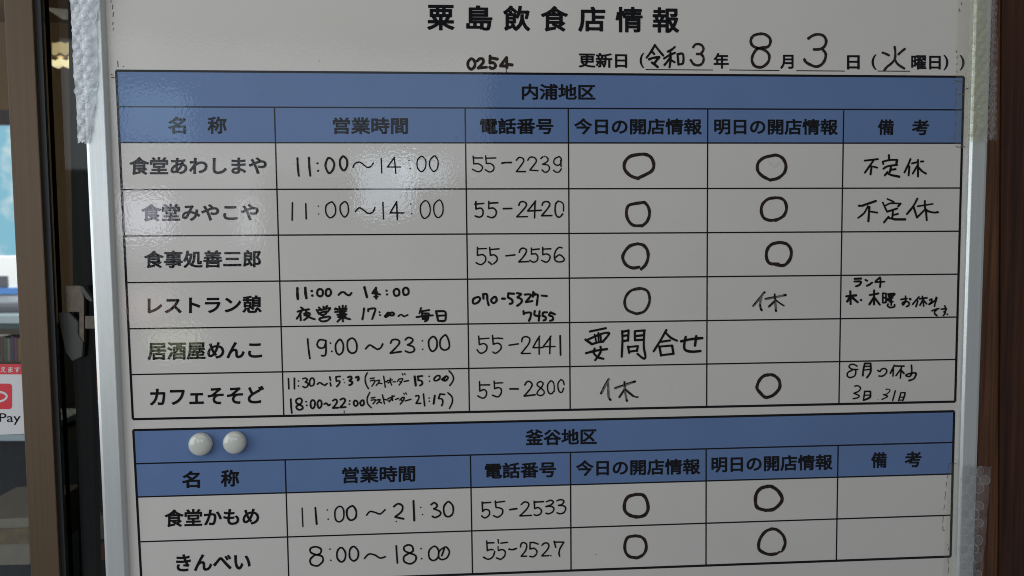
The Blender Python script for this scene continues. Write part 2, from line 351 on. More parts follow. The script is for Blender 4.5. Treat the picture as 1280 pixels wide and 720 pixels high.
write('handwritten 11:00 to 14:00', (360, 185, 6.4), '''w15; 75,82 78,150 86,222; 167,78 170,150 178,222; d 235,122 240,182; 322,80 305,110 300,150 325,200 355,180 370,130 350,90 c; 435,68 415,100 420,150 445,180 470,150 472,100 452,72 c''', 'brownink')
write('handwritten 14:00 in thin strokes', (360, 185, 6.4), '''w9; 520,155 535,125 570,112 600,130 635,155 665,145 682,120; w8.5; 745,82 750,200; 852,74 795,152; 795,152 900,152; 850,75 862,203; w9 d 968,98 976,163; w8.5; 1062,68 1035,100 1035,155 1065,188 1095,165 1103,110 1085,75 c; 1165,65 1135,100 1135,150 1165,188 1195,160 1200,105 1180,67 c''')
write('handwritten 11:00 to 14:00', (350, 240, 5.818), '''w9; 90,78 88,205; 187,85 190,195; d 278,103 280,160; 370,73 335,100 335,155 365,188 400,160 402,110 385,78 c; 465,72 438,100 442,150 470,182 495,150 495,100 480,74 c;
 548,142 575,115 605,130 640,155 675,145 690,112; 748,75 752,195; 848,72 800,152; 800,152 898,152; 848,70 853,200; d 952,88 958,158; w8; 1050,65 1022,100 1025,160 1050,192 1085,165 1092,115 1075,72 c; 1150,60 1120,95 1122,155 1148,186 1180,160 1185,105 1170,65 c''')
write('handwritten 11:00 and a dash', (355, 350, 12), '''w36; 200,125 200,200 207,285; 318,118 322,200 335,270; w34 d 415,165 425,233; w30; 540,135 502,160 500,220 540,245 578,220 578,160 c; 665,133 630,160 630,222 660,242 697,215 700,160 c; w28; 815,225 860,185 900,185 945,222 985,225 1010,195''')
write('handwritten night opening characters', (355, 350, 12), '''w27; 255,412 290,440; 202,475 280,452 372,440; 260,470 225,530 190,580; 245,510 250,602; 335,460 305,530; 340,490 385,500 370,545 300,600; 300,505 345,545 460,590; 335,515 360,530;
 522,412 560,450; 590,400 600,440; 645,390 610,430; 488,448 525,510; 490,455 600,440 690,420 655,475; 545,490 640,470; 640,475 615,515 560,525 545,490; 595,520 585,560; 530,580 560,618 640,612 688,570 675,548 600,562 c;
 828,398 838,450; 880,385 880,450; 772,425 800,445; 928,388 915,425; 762,440 935,432; 765,480 930,465; 800,520 935,515; 812,555 920,548; 868,450 882,620; 860,565 800,625; 890,562 988,588; w45; 840,480 900,500; 840,530 900,540''')
write('handwritten 14:00', (445, 350, 9.846), '''w27; 103,90 118,150 135,213; w24; 245,100 205,155; 200,162 295,178; 245,95 248,230; 215,140 262,150; 225,205 265,205; d 375,132 382,178; 495,108 465,135 470,180 500,195 530,175 528,128 c; 610,93 580,120 585,170 610,185 643,165 643,118 c''')
write('handwritten 17:00 and two characters for every day', (445, 350, 9.846), '''w22; 98,350 90,420 78,485; 150,385 150,358; 150,358 235,352 220,420 198,480; d 288,395 295,432; w24; 355,448 385,410 405,402 400,435 365,455; 410,425 435,400 465,410 460,432 430,435 c; w18; 520,445 555,425 590,447 635,430;
 w22; 800,345 780,410; 800,385 900,370; 745,457 850,440 945,435; 812,405 822,480; 812,410 895,410; 893,412 882,485 850,508; 820,480 885,475; 853,410 853,500; w34; 830,450 880,455; w24; 985,385 1010,500; 985,385 1090,387 1103,440 1092,500 1015,503; 1005,440 1095,435''')
write('handwritten 19:00 to 23:00', (370, 410, 6.095), '''w12; 88,85 95,160 105,232; 222,95 180,90 160,125 180,152 215,145 228,100; 226,95 228,180 218,210 195,210; d 262,115 272,178; 330,88 302,125 305,180 328,203 355,180 360,130 345,95 c; 420,78 392,105 395,165 425,192 458,175 462,125 445,87 c;
 530,158 560,130 590,145 620,162 645,150 660,122; 720,115 735,90 775,90 787,115 755,155 718,190; 718,192 800,180; 832,90 855,72 888,85 880,110 850,128; 850,128 895,145 898,175 865,187 832,175; w11 d 962,97 964,162; w12; 1045,65 1012,95 1015,150 1040,178 1070,150 1072,95 c; 1132,55 1100,90 1100,145 1130,168 1165,150 1165,105 1148,62 c''')
write('handwritten 11:30 to 15:30', (352, 460, 11.636), '''w21; 98,155 105,303; 185,150 185,303; d 243,190 243,262; 310,155 345,147 372,170 345,205; 345,205 382,225 375,265 340,283 308,270; 430,150 407,190 407,240 425,260 460,250 475,200 460,152 c;
 520,235 555,212 600,240 630,250 660,225; 700,130 710,180; 705,215 715,258; 790,128 850,122; 790,135 795,185; 795,190 842,190 838,225 800,270; w15 d 900,165 912,213; w27; 965,135 1000,125 1018,150 985,185; 985,185 1025,205 1015,235 985,248; w32; 1080,138 1110,130 1120,155 1108,180; w18; 1245,70 1215,140 1225,230 1262,300''')
write('handwritten 18:00 to 22:00', (352, 460, 11.636), '''w24; 132,455 138,560 147,652; 258,440 212,465 215,508 260,533 302,560 303,590 265,608 222,593 217,555 265,530 293,490 288,455 c; d 355,490 365,543; 450,465 422,500 425,563 450,588 478,560 483,495 c; 550,468 522,505 527,560 550,583 578,550 578,492 c;
 620,525 650,512 680,545 705,530; 745,475 780,457 806,480 790,525 745,580; 745,582 820,578; 855,460 895,442 923,465 905,510 852,572; 852,575 930,568; d 990,480 985,525; 1065,475 1047,500 1057,543 1085,550 1108,520 1093,483 c; 1165,473 1143,500 1152,537 1175,546 1198,515 1188,473 c''')
write('handwritten last order 15:00 in brackets', (450, 460, 9.846), '''w14; 125,130 175,122; 125,160 178,150 172,185 145,225; 195,160 237,150 225,185 198,215; 222,185 268,192; 290,100 300,165 310,235; 305,165 332,172; 335,155 397,145; 372,125 375,170 388,210; 370,160 345,187; 405,170 437,170; 480,135 460,165; 480,140 522,130 512,165 480,210; 490,165 510,180; w12; 520,70 528,85; 548,68 555,82; w15; 545,165 595,155;
 w24; 672,105 685,215; w20; 710,105 765,98; 712,105 715,150; 715,150 757,160 765,195 738,215; w18 d 850,103 855,162; w19; 945,97 912,130 917,153 950,153 983,125 978,97 c; 1005,142 1058,100 1083,122 1050,158 1018,150; 1050,110 1030,150; w16; 1095,35 1140,90 1147,150 1105,215''')
write('handwritten last order 21:15 in brackets', (450, 460, 9.846), '''w15; 120,300 88,370 95,440 140,490; 140,370 182,362; 138,397 187,390 180,415 160,440; 205,395 247,388 232,412 205,440; 230,415 265,430; 275,330 288,385 300,440; 300,385 345,397; 345,377 420,345; 395,340 400,400; 395,375 357,415; 435,387 475,373; 520,360 490,395; 520,365 545,362 530,400 495,445; 510,395 525,412; w12; 538,310 545,325; 562,305 570,322; w16; 555,405 625,385;
 w17; 685,345 715,340 725,367 690,435; 690,437 745,435; 780,320 788,400 795,465; w17 d 850,370 852,408; w23; 920,340 905,440; w18; 985,320 1040,325; 985,320 965,375; 965,375 1010,385 1018,430 1005,462; w16; 1080,305 1130,355 1135,420 1100,498''')
write('handwritten 11:00 to 21:30', (360, 618, 5.818), '''w8; 102,100 108,235; w12; 198,97 208,215; w10 d 286,113 292,180; 365,90 342,120 345,180 372,200 402,175 405,120 390,92 c; w12; 462,85 430,110 430,160 455,188 490,170 496,125 480,92 c; w10; 572,150 595,125 630,130 670,142 705,112;
 w12; 770,88 800,68 832,85 825,125 780,162; 780,165 840,178; w13; 912,48 918,190; w9 d 965,95 978,147 787,197; w11; 1040,75 1065,60 1085,85 1060,105; 1060,105 1105,125 1105,150 1070,168 1050,160; 1160,55 1133,90 1138,145 1165,163 1197,140 1200,90 1180,60 c''')
write('handwritten 8:00 to 18:00', (370, 670, 6.095), '''w12; 150,82 110,95 112,125 150,142 197,155 205,190 175,222 150,228 115,215 108,180 140,148 182,135 190,100 c; w11 d 258,100 265,185; w12; 345,88 315,115 315,170 345,198 372,175 375,125 c; 440,80 410,105 410,165 440,190 470,165 472,115 c; w11; 520,172 555,138 600,145 640,168 680,158;
 w12; 763,75 772,205; 855,68 822,85 830,115 865,130 910,150 910,187 870,212 825,195 822,158 855,135 890,115 885,80 c; w11 d 952,97 957,173; 1055,78 1015,110 1015,165 1045,187 1080,165 1085,110 c; 1130,87 1092,115 1087,160 1110,180 1150,165 1168,120 1148,87 c; 1130,95 1110,150''')
write('handwritten phone number 55-2239', (582, 185, 9.846), '''w14; 92,100 100,195; 100,122 210,122; 98,195 160,195 205,230 195,272 150,292 85,262; 245,95 255,190; 250,125 370,122; 255,190 310,192 348,230 340,272 295,295 240,265; w19; 445,188 480,180 560,178; w15; 625,150 655,117 700,125 715,160 670,230 625,288; 625,290 735,290; 765,150 795,112 850,120 870,160 840,210 790,270; 790,272 890,278;
 w14; 925,130 950,107; d 970,102; 990,108 1015,135 1000,170 945,200; 945,200 1010,210 1032,250 1010,288 975,298 940,270; 1145,107 1095,135 1087,185 1125,213 1165,195 1178,140 1160,112 c; 1170,150 1175,230; 1178,255 1150,293 1110,295 1080,272''')
write('handwritten phone number 55-2420', (582, 242, 9.846), '''w17; 125,100 128,190; 112,130 222,120; 130,190 185,178 213,210 208,265 170,290 118,275; 285,95 285,185; 285,118 395,112; 285,185 340,178 376,215 368,268 325,296 270,280; w19; 465,185 568,183; w17; 655,145 668,110 705,97 745,120 740,160 690,220 630,285; 630,286 760,283; 860,92 815,150 765,210; 765,214 930,205; 855,95 848,298; 940,145 957,108 1000,97 1035,120 1025,160 980,220 935,270; 935,272 1060,270;
 1140,92 1107,130 1102,220 1120,273 1155,290 1195,250; w13; 1203,215 1205,150 1190,112 1145,92''')
write('handwritten phone number 55-2556', (582, 300, 9.846), '''w16; 145,90 145,190; 145,108 255,105; 145,190 210,180 246,215 238,268 185,303 130,280; 295,92 305,190; 300,118 410,108; 305,190 350,182 386,215 383,255 345,292; 322,300 280,268; w18; 495,195 605,183; w17; 660,150 677,112 715,100 748,125 735,170 695,225 655,268; 655,270 775,265; w16; 808,98 810,175; 810,120 905,110; 810,175 860,170 888,205 878,252 835,273 790,250; 948,90 950,180; 950,112 1048,108; 950,180 1000,172 1038,198 1028,245 990,273 935,250; 1185,97 1150,90 1110,130 1092,195 1102,248 1145,270 1200,260 1213,235 1190,202 1150,182 1107,215''')
write('handwritten phone number 070-5327-', (582, 355, 9.846), '''w25; 150,160 98,182 88,225 115,243 160,218 178,180 c; 215,125 220,180; 215,128 260,127 268,200 283,258; 350,160 317,190 322,223 350,233 380,205 373,163 c; 450,180 482,180; 525,115 595,120; 525,118 520,160; 520,165 572,195 572,235 545,243; 630,112 683,125 640,160; 640,165 688,190 683,230 635,268; 730,130 793,128 798,150 770,185 742,218; 742,222 820,210; 832,97 828,155; 838,110 860,128; 835,135 885,132 883,190 875,258; 935,142 998,148''')
write('handwritten phone number end 7455', (582, 355, 9.846), '''w25; 712,335 715,372; 715,358 798,352 800,400 780,452; 850,335 850,383 915,395; 910,335 900,452; 965,348 1000,348; 955,352 947,390 983,405 983,438 958,448; 1048,350 1098,373; 1045,350 1027,385 1068,400 1073,438 1040,452''')
write('handwritten phone number 55-2441', (582, 410, 9.846), '''w16; 160,100 168,205; 165,135 288,125; 168,205 225,192 262,225 250,278 200,310 165,300 142,268; 330,92 340,200; 335,130 395,125 455,130; 340,200 395,187 435,215 428,265 370,310 335,295; w18; 535,212 648,195; w16; 690,170 702,120 745,107 788,130 778,190 730,255 685,310; 685,314 795,312; 910,100 870,165 830,238; 830,242 950,240; 905,105 905,322; 1050,100 1000,170 955,226; 955,230 1100,228; 1042,105 1035,315; w19; 1163,95 1168,332''')
write('handwritten phone number 55-2800', (582, 465, 9.846), '''w16; 170,118 175,235; 170,160 295,158; 178,235 225,217 256,245 248,298 210,323 150,295; 350,112 355,205; 355,138 455,132; 355,205 405,192 438,215 433,268 395,306 330,285; w18; 545,208 645,208; w17; 728,160 752,122 785,117 818,150 800,200 760,250 722,292; 722,296 855,280; w15; 920,117 882,140 887,170 930,200 966,240 958,275 920,290 882,275 887,240 938,180 953,140 c; 1050,107 1012,150 1010,220 1030,263 1060,266 1085,235; w13; 1090,240 1090,170 1075,122 1050,107; w15; 1170,94 1137,140 1140,210 1160,248 1190,243 1205,200; 1212,155 1200,112 1172,94''')
write('handwritten phone number 55-2533', (590, 615, 9.846), '''w16; 125,125 130,240; 130,135 230,128; 130,240 165,214 210,230 213,275 185,308 150,318 120,295; 285,112 295,190; 285,130 400,115; 295,190 340,197 376,220 368,272 315,310 262,290; w20; 465,218 550,205; w16; 605,155 642,124 685,130 698,165 660,225 590,292; 590,295 730,288; 765,115 770,205; 765,125 880,118; 770,205 815,192 853,225 843,268 800,288 765,280; 915,120 965,102 1000,120 975,155 910,180; 910,180 975,177 1008,205 988,248 940,268 908,260; 1045,108 1090,94 1130,110 1110,150 1065,165; 1065,165 1130,172 1153,205 1130,253 1080,268 1045,255''')
write('handwritten phone number 55-2527', (590, 668, 9.846), '''w16; 180,80 188,200; 185,105 268,103; 188,200 225,187 260,190; 278,210 265,260 240,290 195,306 140,280; 320,65 325,108; 355,108 435,98; w11; 320,150 322,195; w16; 325,198 375,187 408,215 398,270 350,310; 340,305 300,290; w18; 455,182 500,188 548,172; w16; 595,155 607,112 640,102 673,130 658,200 605,268; w14; 605,270 670,268; w16; 715,98 712,180; 712,105 755,100 815,120; 715,180 765,172 795,200 800,225; 795,240 755,276 712,270; 860,135 887,110 925,107 946,140 925,190 860,262; 860,266 945,262; d 970,262; 1010,85 1030,160; 1010,95 1130,95; 1130,97 1085,170 1070,230 1078,270''')
write('handwritten note that one must ask', (720, 400, 7.53), '''w18; 130,108 280,77; w22; 90,185 150,228; w19; 110,185 240,130 310,122 290,160 250,205; 150,228 190,215 258,202; w16; 175,137 190,205; 210,122 213,205; 230,140 235,200; w21; 95,312 180,290 290,274; w19; 175,268 167,310 205,350 258,365; 230,252 232,300 180,378;
 435,105 437,200 430,345; 435,112 495,98; 495,98 490,195; 437,150 490,143; 440,200 490,190; 555,105 647,98; 553,108 555,190; 555,152 640,142; 555,190 640,185; 642,105 638,250 653,340 635,363 580,320; 490,250 500,310; 490,255 582,245; 582,247 573,292; 500,298 572,288; 850,95 790,200 730,295; 840,115 890,165 950,195; 800,205 885,192; 785,250 800,335; 785,250 905,240; 905,242 917,318; 800,332 915,318;
 w22; 990,200 1085,180 1188,170; 1032,160 1018,240 1030,283 1090,298 1170,292; 1132,152 1120,240''')
write('faded handwritten character for closed', (735, 465, 16), '''w42; 415,140 340,280 265,420; 400,220 410,480 445,552; 540,325 700,270 940,190; 730,205 735,330; 740,400 775,570; 730,350 625,505; 750,350 840,430 900,480''', 'fadeink')
write('dark ends of the faded character', (735, 465, 16), '''w14; 395,150 320,280 258,415; w40; d 260,425; w38; 435,545 450,560; w18; 545,315 620,285 700,262; w42; 915,200 938,188; w26; 728,200 735,270; 720,360 670,440 625,503; 750,350 840,430 940,495 995,500; w40; 772,565 778,575; w14; 770,235 900,190''')
write('faded handwritten character for closed', (925, 355, 16), '''w40; 490,165 380,300 265,440; 425,270 400,420 430,520; 510,300 700,265 910,220; 695,205 700,310; 705,350 720,540; 690,345 580,450''', 'fadeink')
write('dark ends of the faded character', (925, 355, 16), '''w14; 480,165 380,280 258,430; w34; 490,165 492,170; w36; 415,500 435,525; w16; 505,290 600,268 680,255; w42; 890,222 910,220; w26; 690,205 700,290; 690,345 640,395 580,450; 715,320 800,385 880,435; w36; 712,520 722,542; w30; 405,420 410,450''')
write('handwritten note for irregular holidays', (1065, 185, 10.667), '''w24; 170,168 345,148; 290,160 235,240 170,330; 262,245 247,350; 288,248 335,262; 492,95 495,150; 410,185 417,215; 410,182 500,160 600,158; w27; 600,165 590,215; w24; 420,275 480,242 600,225; 520,245 505,320; 515,290 580,282; 475,320 437,365; 470,335 530,365; w27; 530,362 630,382; w24; 780,148 750,220 700,325; 765,245 755,365; 800,205 870,188; 920,180 950,178; 880,158 880,378; 875,230 810,340; 890,260 930,305 985,340''')
write('handwritten note for irregular holidays', (1060, 240, 10.667), '''w24; 145,183 200,183; w30; 200,178 370,120; w22; 265,190 215,280 135,345; w26; 285,200 278,300 272,390; w20; 285,258 390,275; 525,92 610,130; 465,140 490,200 522,262; 500,180 570,150 700,155; w26; 700,155 670,190; w24; 522,262 655,220; 600,240 590,350; 610,305 665,292; 540,330 480,405; 540,345 620,362; w30; 620,365 762,365;
 w24; 925,88 870,190 785,295; 875,200 920,338; 920,340 1030,230; w20; 930,190 1130,158; w24; 1025,120 1035,230 1130,272 1200,268; 1040,250 1050,375''')
write('handwritten lunch closing days', (1050, 340, 12), '''w28; 220,102 315,98; 215,142 312,145 295,190 240,215; 382,118 408,132; 405,205 440,190 480,160; w26; 600,82 540,130; 530,150 665,145; 605,100 608,150 600,228; w32; 155,290 160,480; 97,365 240,350; 150,378 108,442; 175,375 265,452; d 315,420; w30; 512,275 510,485; 447,345 575,322; 505,385 442,485; 522,390 597,490;
 w24; 642,320 642,460; 645,318 690,322; 690,325 690,455; 645,385 690,385; 650,460 690,455; 720,330 820,325 790,360 730,365; 720,400 790,385; 700,420 790,445; 748,340 752,450; 722,480 715,510 755,532 815,520 818,490; 770,390 768,495; w30; 730,345 790,345; 730,410 765,420''')
write('handwritten end of the lunch note', (1110, 340, 12), '''w23; 195,412 285,397; 262,362 262,440 227,493 217,462 280,440 318,470 308,503 277,518; w28; 328,403 338,410; w23; 465,372 370,483; 432,420 445,440 420,518; 475,402 585,387; 515,365 528,400; 530,405 480,498; 528,410 535,512; 540,430 580,478; 625,420 658,407 650,450 622,478 617,488 700,430 725,382; 735,387 710,460 697,513; 660,582 700,567 762,547; 740,557 703,590 702,625 735,655; 800,557 878,552; 852,510 868,560 853,598 832,592 858,612 832,652; d 890,635''')
write('handwritten August closing days', (1050, 450, 12), '''w20; 255,92 210,67 150,72 140,110 190,140 268,142; 230,145 238,180 218,240 150,263 112,240 117,190 190,147; w24; 372,52 350,150 342,235; 372,52 458,50; w27; 460,52 458,180 405,263; w18; 370,97 455,92; 362,152 455,138; w20; 565,155 600,172 620,142 660,127 700,150 690,200 640,240 585,240; w22; 815,78 755,198; 800,135 795,242; 820,90 960,92; 922,95 905,272; 915,132 840,235; 925,162 960,200; 1072,78 1075,200 1040,248 987,230 1030,207 1120,192; w24; 1120,192 1143,207 1108,280 1037,308''')
write('handwritten dates 3 and 31', (1050, 450, 12), '''w18; 220,392 270,387 308,420 280,468 207,500; 207,500 288,535 260,568 197,580; w20; 372,470 352,600; 370,470 455,470; w26; 455,475 450,558 355,603; w18; 362,530 450,525; w10 d 570,590; w13; 690,440 730,437 750,460 700,510 650,520; w16; 650,520 713,540 690,562 630,590; w19; 830,462 790,608; w20; 915,490 878,610; w17; 918,490 975,490; w22; 975,492 968,535 942,608; w14; 897,560 960,555; 885,603 945,600''')
circ = [((770, 180, 5.565), 'w21; 165,72 100,85 62,125 60,175 100,220 155,240; 150,238 205,213 250,185 263,145 245,95 205,72 160,72'),
 ((770, 180, 5.565), 'w20; 1090,80 1030,95 990,130 985,180 1015,220 1075,252; 1070,250 1125,238 1170,200 1182,150 1160,100 1120,78 1085,80'),
 ((770, 180, 5.565), 'w19; 190,407 130,415 85,430 72,480 85,530 120,565 175,568; 180,570 215,540 233,490 225,440 200,408 185,406'),
 ((770, 180, 5.565), 'w19; 1110,374 1060,382 1022,415 1010,460 1025,510 1070,531 1120,525; 1110,532 1165,500 1186,450 1175,400 1145,377 1105,374'),
 ((770, 295, 5.565), 'w20; 150,54 95,70 57,115 47,155 70,200 115,222 160,216; 148,54 190,64 218,100 223,150 205,200 175,230'),
 ((770, 295, 5.565), 'w20; 1140,44 1085,57 1052,95 1047,150 1070,190 1130,195; 1138,44 1190,57 1218,100 1213,155 1180,198 1145,205 1115,200'),
 ((770, 295, 5.565), 'w17; 165,367 110,377 72,415 60,465 80,515 145,542; 140,542 195,525 228,475 233,425 215,380 165,364 130,370'),
 ((770, 600, 5.565), 'w21; 140,100 85,117 60,160 63,215 100,247 145,255; 120,253 150,258 200,243 223,200 213,140 185,104 138,100'),
 ((770, 600, 5.565), 'w22; 1060,44 1010,57 977,95 970,150 985,193 1045,212; 1040,210 1095,204 1143,163 1155,125 1128,77 1085,47 1055,44'),
 ((770, 600, 5.565), 'w19; 130,389 82,400 62,445 66,500 95,533 140,540; 120,538 145,542 190,518 210,475 203,425 175,396 128,388'),
 ((770, 600, 5.565), 'w20; 1085,340 1042,357 1007,400 992,450 1002,490 1060,517 1115,513; w12; 1128,507 1135,500; 1148,500 1158,492; w19; 1162,483 1177,440 1163,387 1120,347 1080,340'),
 ((920, 450, 12), 'w44; 480,224 420,237 360,290 322,370 317,430 370,500 425,553 475,560; 455,562 540,538 620,470 658,400 648,310 600,252 540,222 475,224')]
for win, d in circ: write('hand drawn open circle', win, d, 'brownink')
for win, d in (((770, 180, 5.565), 'w4; 1060,120 1100,160 1135,125'),):
    write('faint wiped marker trace', win, d, 'ghost', name='wiped_trace', grow=.99)
# grime left by old tape near the right rail, and specks
tag(write('dotted grime line along the old tape edge', (1180, 0, 3.6), '''w5; 68,40 72,52; w4; 78,10 80,22; 55,228 58,236; 60,252 58,262; w3; 60,285 56,292; 57,318 60,326; w4; 52,362 65,367 80,368; w5; 66,424 90,424; w2.5; 56,400 54,430; 55,450 53,480; 53,500 54,520; 52,545 50,575; 50,600 49,630; w4; 55,660 70,662 95,660; w5; 100,400 130,388''', m='grimeink', name='grime', grow=.8), kind='stuff')
tag(write('dotted grime outline by the lower right corner', (1170, 560, 4.5), '''w4; 72,85 82,86 92,88; 105,88 118,90; w3; 73,90 70,120; 68,135 64,170; 60,190 57,220; 54,245 50,290; 48,320 44,350; 42,380 38,420; w4; 38,440 40,462 48,463; w3; 62,540 68,548; 70,560 70,575; 66,620 70,650; 72,670 70,700''', m='grimeink', name='grime', grow=.8), kind='stuff')
tag(write('specks of dirt by the upper left margin', (40, 0, 3.6), '''w4; 355,2 356,10; 363,22 362,40; 366,55 364,75; 365,100 362,110; 365,128 366,134; 385,275 387,300; 355,335 365,338; 358,348 372,350; 410,298 412,300''', m='grimeink', name='grime', grow=.8), kind='stuff')
tag(write('small specks on the printed header', (320, 0, 3), '''w3 d 237,228 705,20 750,512 755,518 557,548; w2.5 d 300,700 150,560; w3 d 20,357 960,250''', m='grimeink', name='grime', grow=.8), kind='stuff')
tag(write('small specks under the lower rows', (320, 480, 3), '''w3 d 630,267 475,563 310,780; w4; 330,100 331,112; w3 d 565,40 880,300 950,420''', m='grimeink', name='grime', grow=.8), kind='stuff')
tag(write('small speck in the lower row', (640, 480, 3), '''w4 d 315,640; w2.5 d 500,183 600,20 820,600''', m='grimeink', name='grime', grow=.8), kind='stuff')

# ------------------------------------------------------------------ magnets
def magnet(px, py, r, label):
    c = at(px, py, -.004); root = empty('round_magnet', (c.x, -.0004, c.z), label, 'magnet', 'round magnets on the lower table header')
    prof = [(0, 0), (r * .93, 0), (r * .985, -.0006), (r, -.0018), (r, -.0040), (r * .975, -.0056)]
    for k in range(1, 11):
        a = k / 10 * math.pi / 2; prof.append((r * .965 * math.cos(a), -.0060 - .0062 * math.sin(a)))
    vs = []; fs = []; S = 48
    for i, (rr, y) in enumerate(prof[1:-1]):
        for s in range(S): t = s / S * 2 * math.pi; vs.append((c.x + rr * math.cos(t), -.0004 + y, c.z + rr * math.sin(t)))
    n = len(prof) - 2
    for i in range(n - 1):
        for s in range(S): fs.append((i * S + s, i * S + (s + 1) % S, (i + 1) * S + (s + 1) % S, (i + 1) * S + s))
    vs.append((c.x, -.0004 + prof[-1][1], c.z)); vs.append((c.x, -.0004, c.z))
    for s in range(S): fs.append(((n - 1) * S + s, (n - 1) * S + (s + 1) % S, len(vs) - 2)); fs.append((s, len(vs) - 1, (s + 1) % S))
    o = mesh('magnet_cap', vs, fs, M['magnet'], root, smooth=True)
    bm = bmesh.new(); bm.from_mesh(o.data); bmesh.ops.recalc_face_normals(bm, faces=bm.faces); bm.to_mesh(o.data); bm.free()
magnet(250.7, 555.3, .0152, 'round ivory magnet on the blue header, the left one of two')
magnet(293.4, 553.2, .0150, 'round ivory magnet on the blue header, the right one of two')

# ------------------------------------------------------------------ bubble wrap
def wrap(label, left, right, y0, y1, m, step=9.2, bulge=.0026, top=-.0105, seed=1, rim=None):
    """left/right: x of the strip edges as (px at y0, px at y1); bubbles stand on a wrinkled film"""
    rnd = random.Random(seed)
    fx = lambda e: e[1] if not isinstance(e[1], tuple) else e[1][1]
    root = empty('bubble_wrap', at((fx(left) + fx(right)) / 2, (y0 + y1) / 2, -.010), label, 'bubble wrap')
    nx, ny = 9, max(10, int((y1 - y0) / 6)); V = []; F = []
    def edge(e, t): 
        for (t0, x0), (t1, x1) in zip(e, e[1:]):
            if t <= t1: return x0 + (x1 - x0) * (t - t0) / (t1 - t0)
        return e[-1][1]
    E0 = left
    E1 = right
    dep = lambda u, t: top - .0015 * math.sin(u * math.pi) - .0007 * math.sin(u * 9 + t * 23)
    for j in range(ny + 1):
        for i in range(nx + 1):
            t = j / ny; u = i / nx; yy = y0 + (y1 - y0) * t + (rnd.uniform(-2, 2) if j in (0, ny) else 0)
            x = edge(E0, t) + (edge(E1, t) - edge(E0, t)) * u + (rnd.uniform(-1, 1) if i in (0, nx) else 0)
            V.append(at(x, yy, dep(u, t)))
    for j in range(ny):
        for i in range(nx): a = j * (nx + 1) + i; F.append((a, a + 1, a + nx + 2, a + nx + 1))
    mesh('film', V, F, m, root, smooth=True)
    # one cap mesh data, shared by all bubbles
    r = step * .49 * .00104; V = []; F = []
    for k in range(4):
        a = k / 4 * math.pi / 2
        for s in range(10): q = s / 10 * 2 * math.pi; V.append((r * math.cos(a) * math.cos(q), -bulge * math.sin(a), r * math.cos(a) * math.sin(q)))
    for k in range(3):
        for s in range(10): F.append((k * 10 + s, k * 10 + (s + 1) % 10, (k + 1) * 10 + (s + 1) % 10, (k + 1) * 10 + s))
    V.append((0, -bulge, 0))
    for s in range(10): F.append((30 + s, 30 + (s + 1) % 10, 40))
    nf = len(F); b = len(V)                     # welded rim, made whitish to draw each bubble's ring highlight
    for rr_, yy_ in ((r * 1.0, -.0001), (r * 1.10, -.0005), (r * 1.2, -.0001)):
        for s in range(10): q = s / 10 * 2 * math.pi; V.append((rr_ * math.cos(q), yy_, rr_ * math.sin(q)))
    for k in range(2):
        for s in range(10): F.append((b + k * 10 + s, b + k * 10 + (s + 1) % 10, b + (k + 1) * 10 + (s + 1) % 10, b + (k + 1) * 10 + s))
    me = bpy.data.meshes.new('bubble'); me.from_pydata(V, [], F); me.materials.append(m); me.materials.append(rim); me.polygons.foreach_set('use_smooth', [True] * len(F))
    me.polygons.foreach_set('material_index', [0] * nf + [1] * (len(F) - nf))
    row = 0; y = y0 + step * .5
    while y < y1 - step * .4:
        t = (y - y0) / (y1 - y0); xl = edge(E0, t); xr = edge(E1, t); x = xl + step * (.55 if row % 2 else 1.0)
        while x < xr - step * .45:
            u = (x - xl) / (xr - xl); p = at(x, y, dep(u, t))
            o = bpy.data.objects.new('bubble', me); C.objects.link(o); o.parent = root; o.location = p - root.location
            k = rnd.uniform(.88, 1.08); o.scale = (k, rnd.uniform(.55, 1.15), rnd.uniform(.85, 1.08)); o.rotation_euler = (rnd.uniform(-.2, .2), 0, rnd.uniform(-.25, .25))
            x += step
        y += step * .9; row += 1
    return root
wrap('milky bubble wrap folded over the upper left rail of the whiteboard', [(0, 87), (.5, 91.5), (1, 98)], [(0, 127), (.22, 120), (.5, 122), (.62, 121), (.85, 117), (1, 112)], -14, 178, M['wrap'], step=10.5, seed=3, rim=M['rimwhite'])
wrap('clear yellowed bubble wrap hanging on the upper right rail', [(0, 1213), (1, 1209)], [(0, 1238), (1, 1234)], -12, 177, M['wrapclear'], seed=4, bulge=.0028, rim=M['rimclear'])
wrap('clear bubble wrap strip sticking out past the upper right rail over the wood', [(0, 1238.5), (1, 1234.5)], [(0, 1247), (1, 1246)], -12, 175, M['wrapgrey'], step=5, seed=5, bulge=.0015, top=-.006, rim=M['rimclear'])
wrap('clear crumpled bubble wrap hanging on the lower right rail', [(0, 1201), (1, 1197)], [(0, 1239), (1, 1227)], 583, 734, M['wrapgrey'], step=12, seed=6, bulge=.0028, rim=M['rimclear'])
def tape(label, quad, y):
    o = mesh('clear_tape', [at(px, py, y) for px, py in quad], [(0, 1, 2, 3)], M['tape']); tag(o, label, 'tape')
tape('clear tape strip along the upper right edge of the board', [(1197, -10), (1213, -10), (1210, 186), (1193.5, 184)], -.0009)
tape('clear tape strip holding bubble wrap by the lower right edge', [(1186, 579), (1200.5, 581), (1197, 736), (1178, 736)], -.0009)

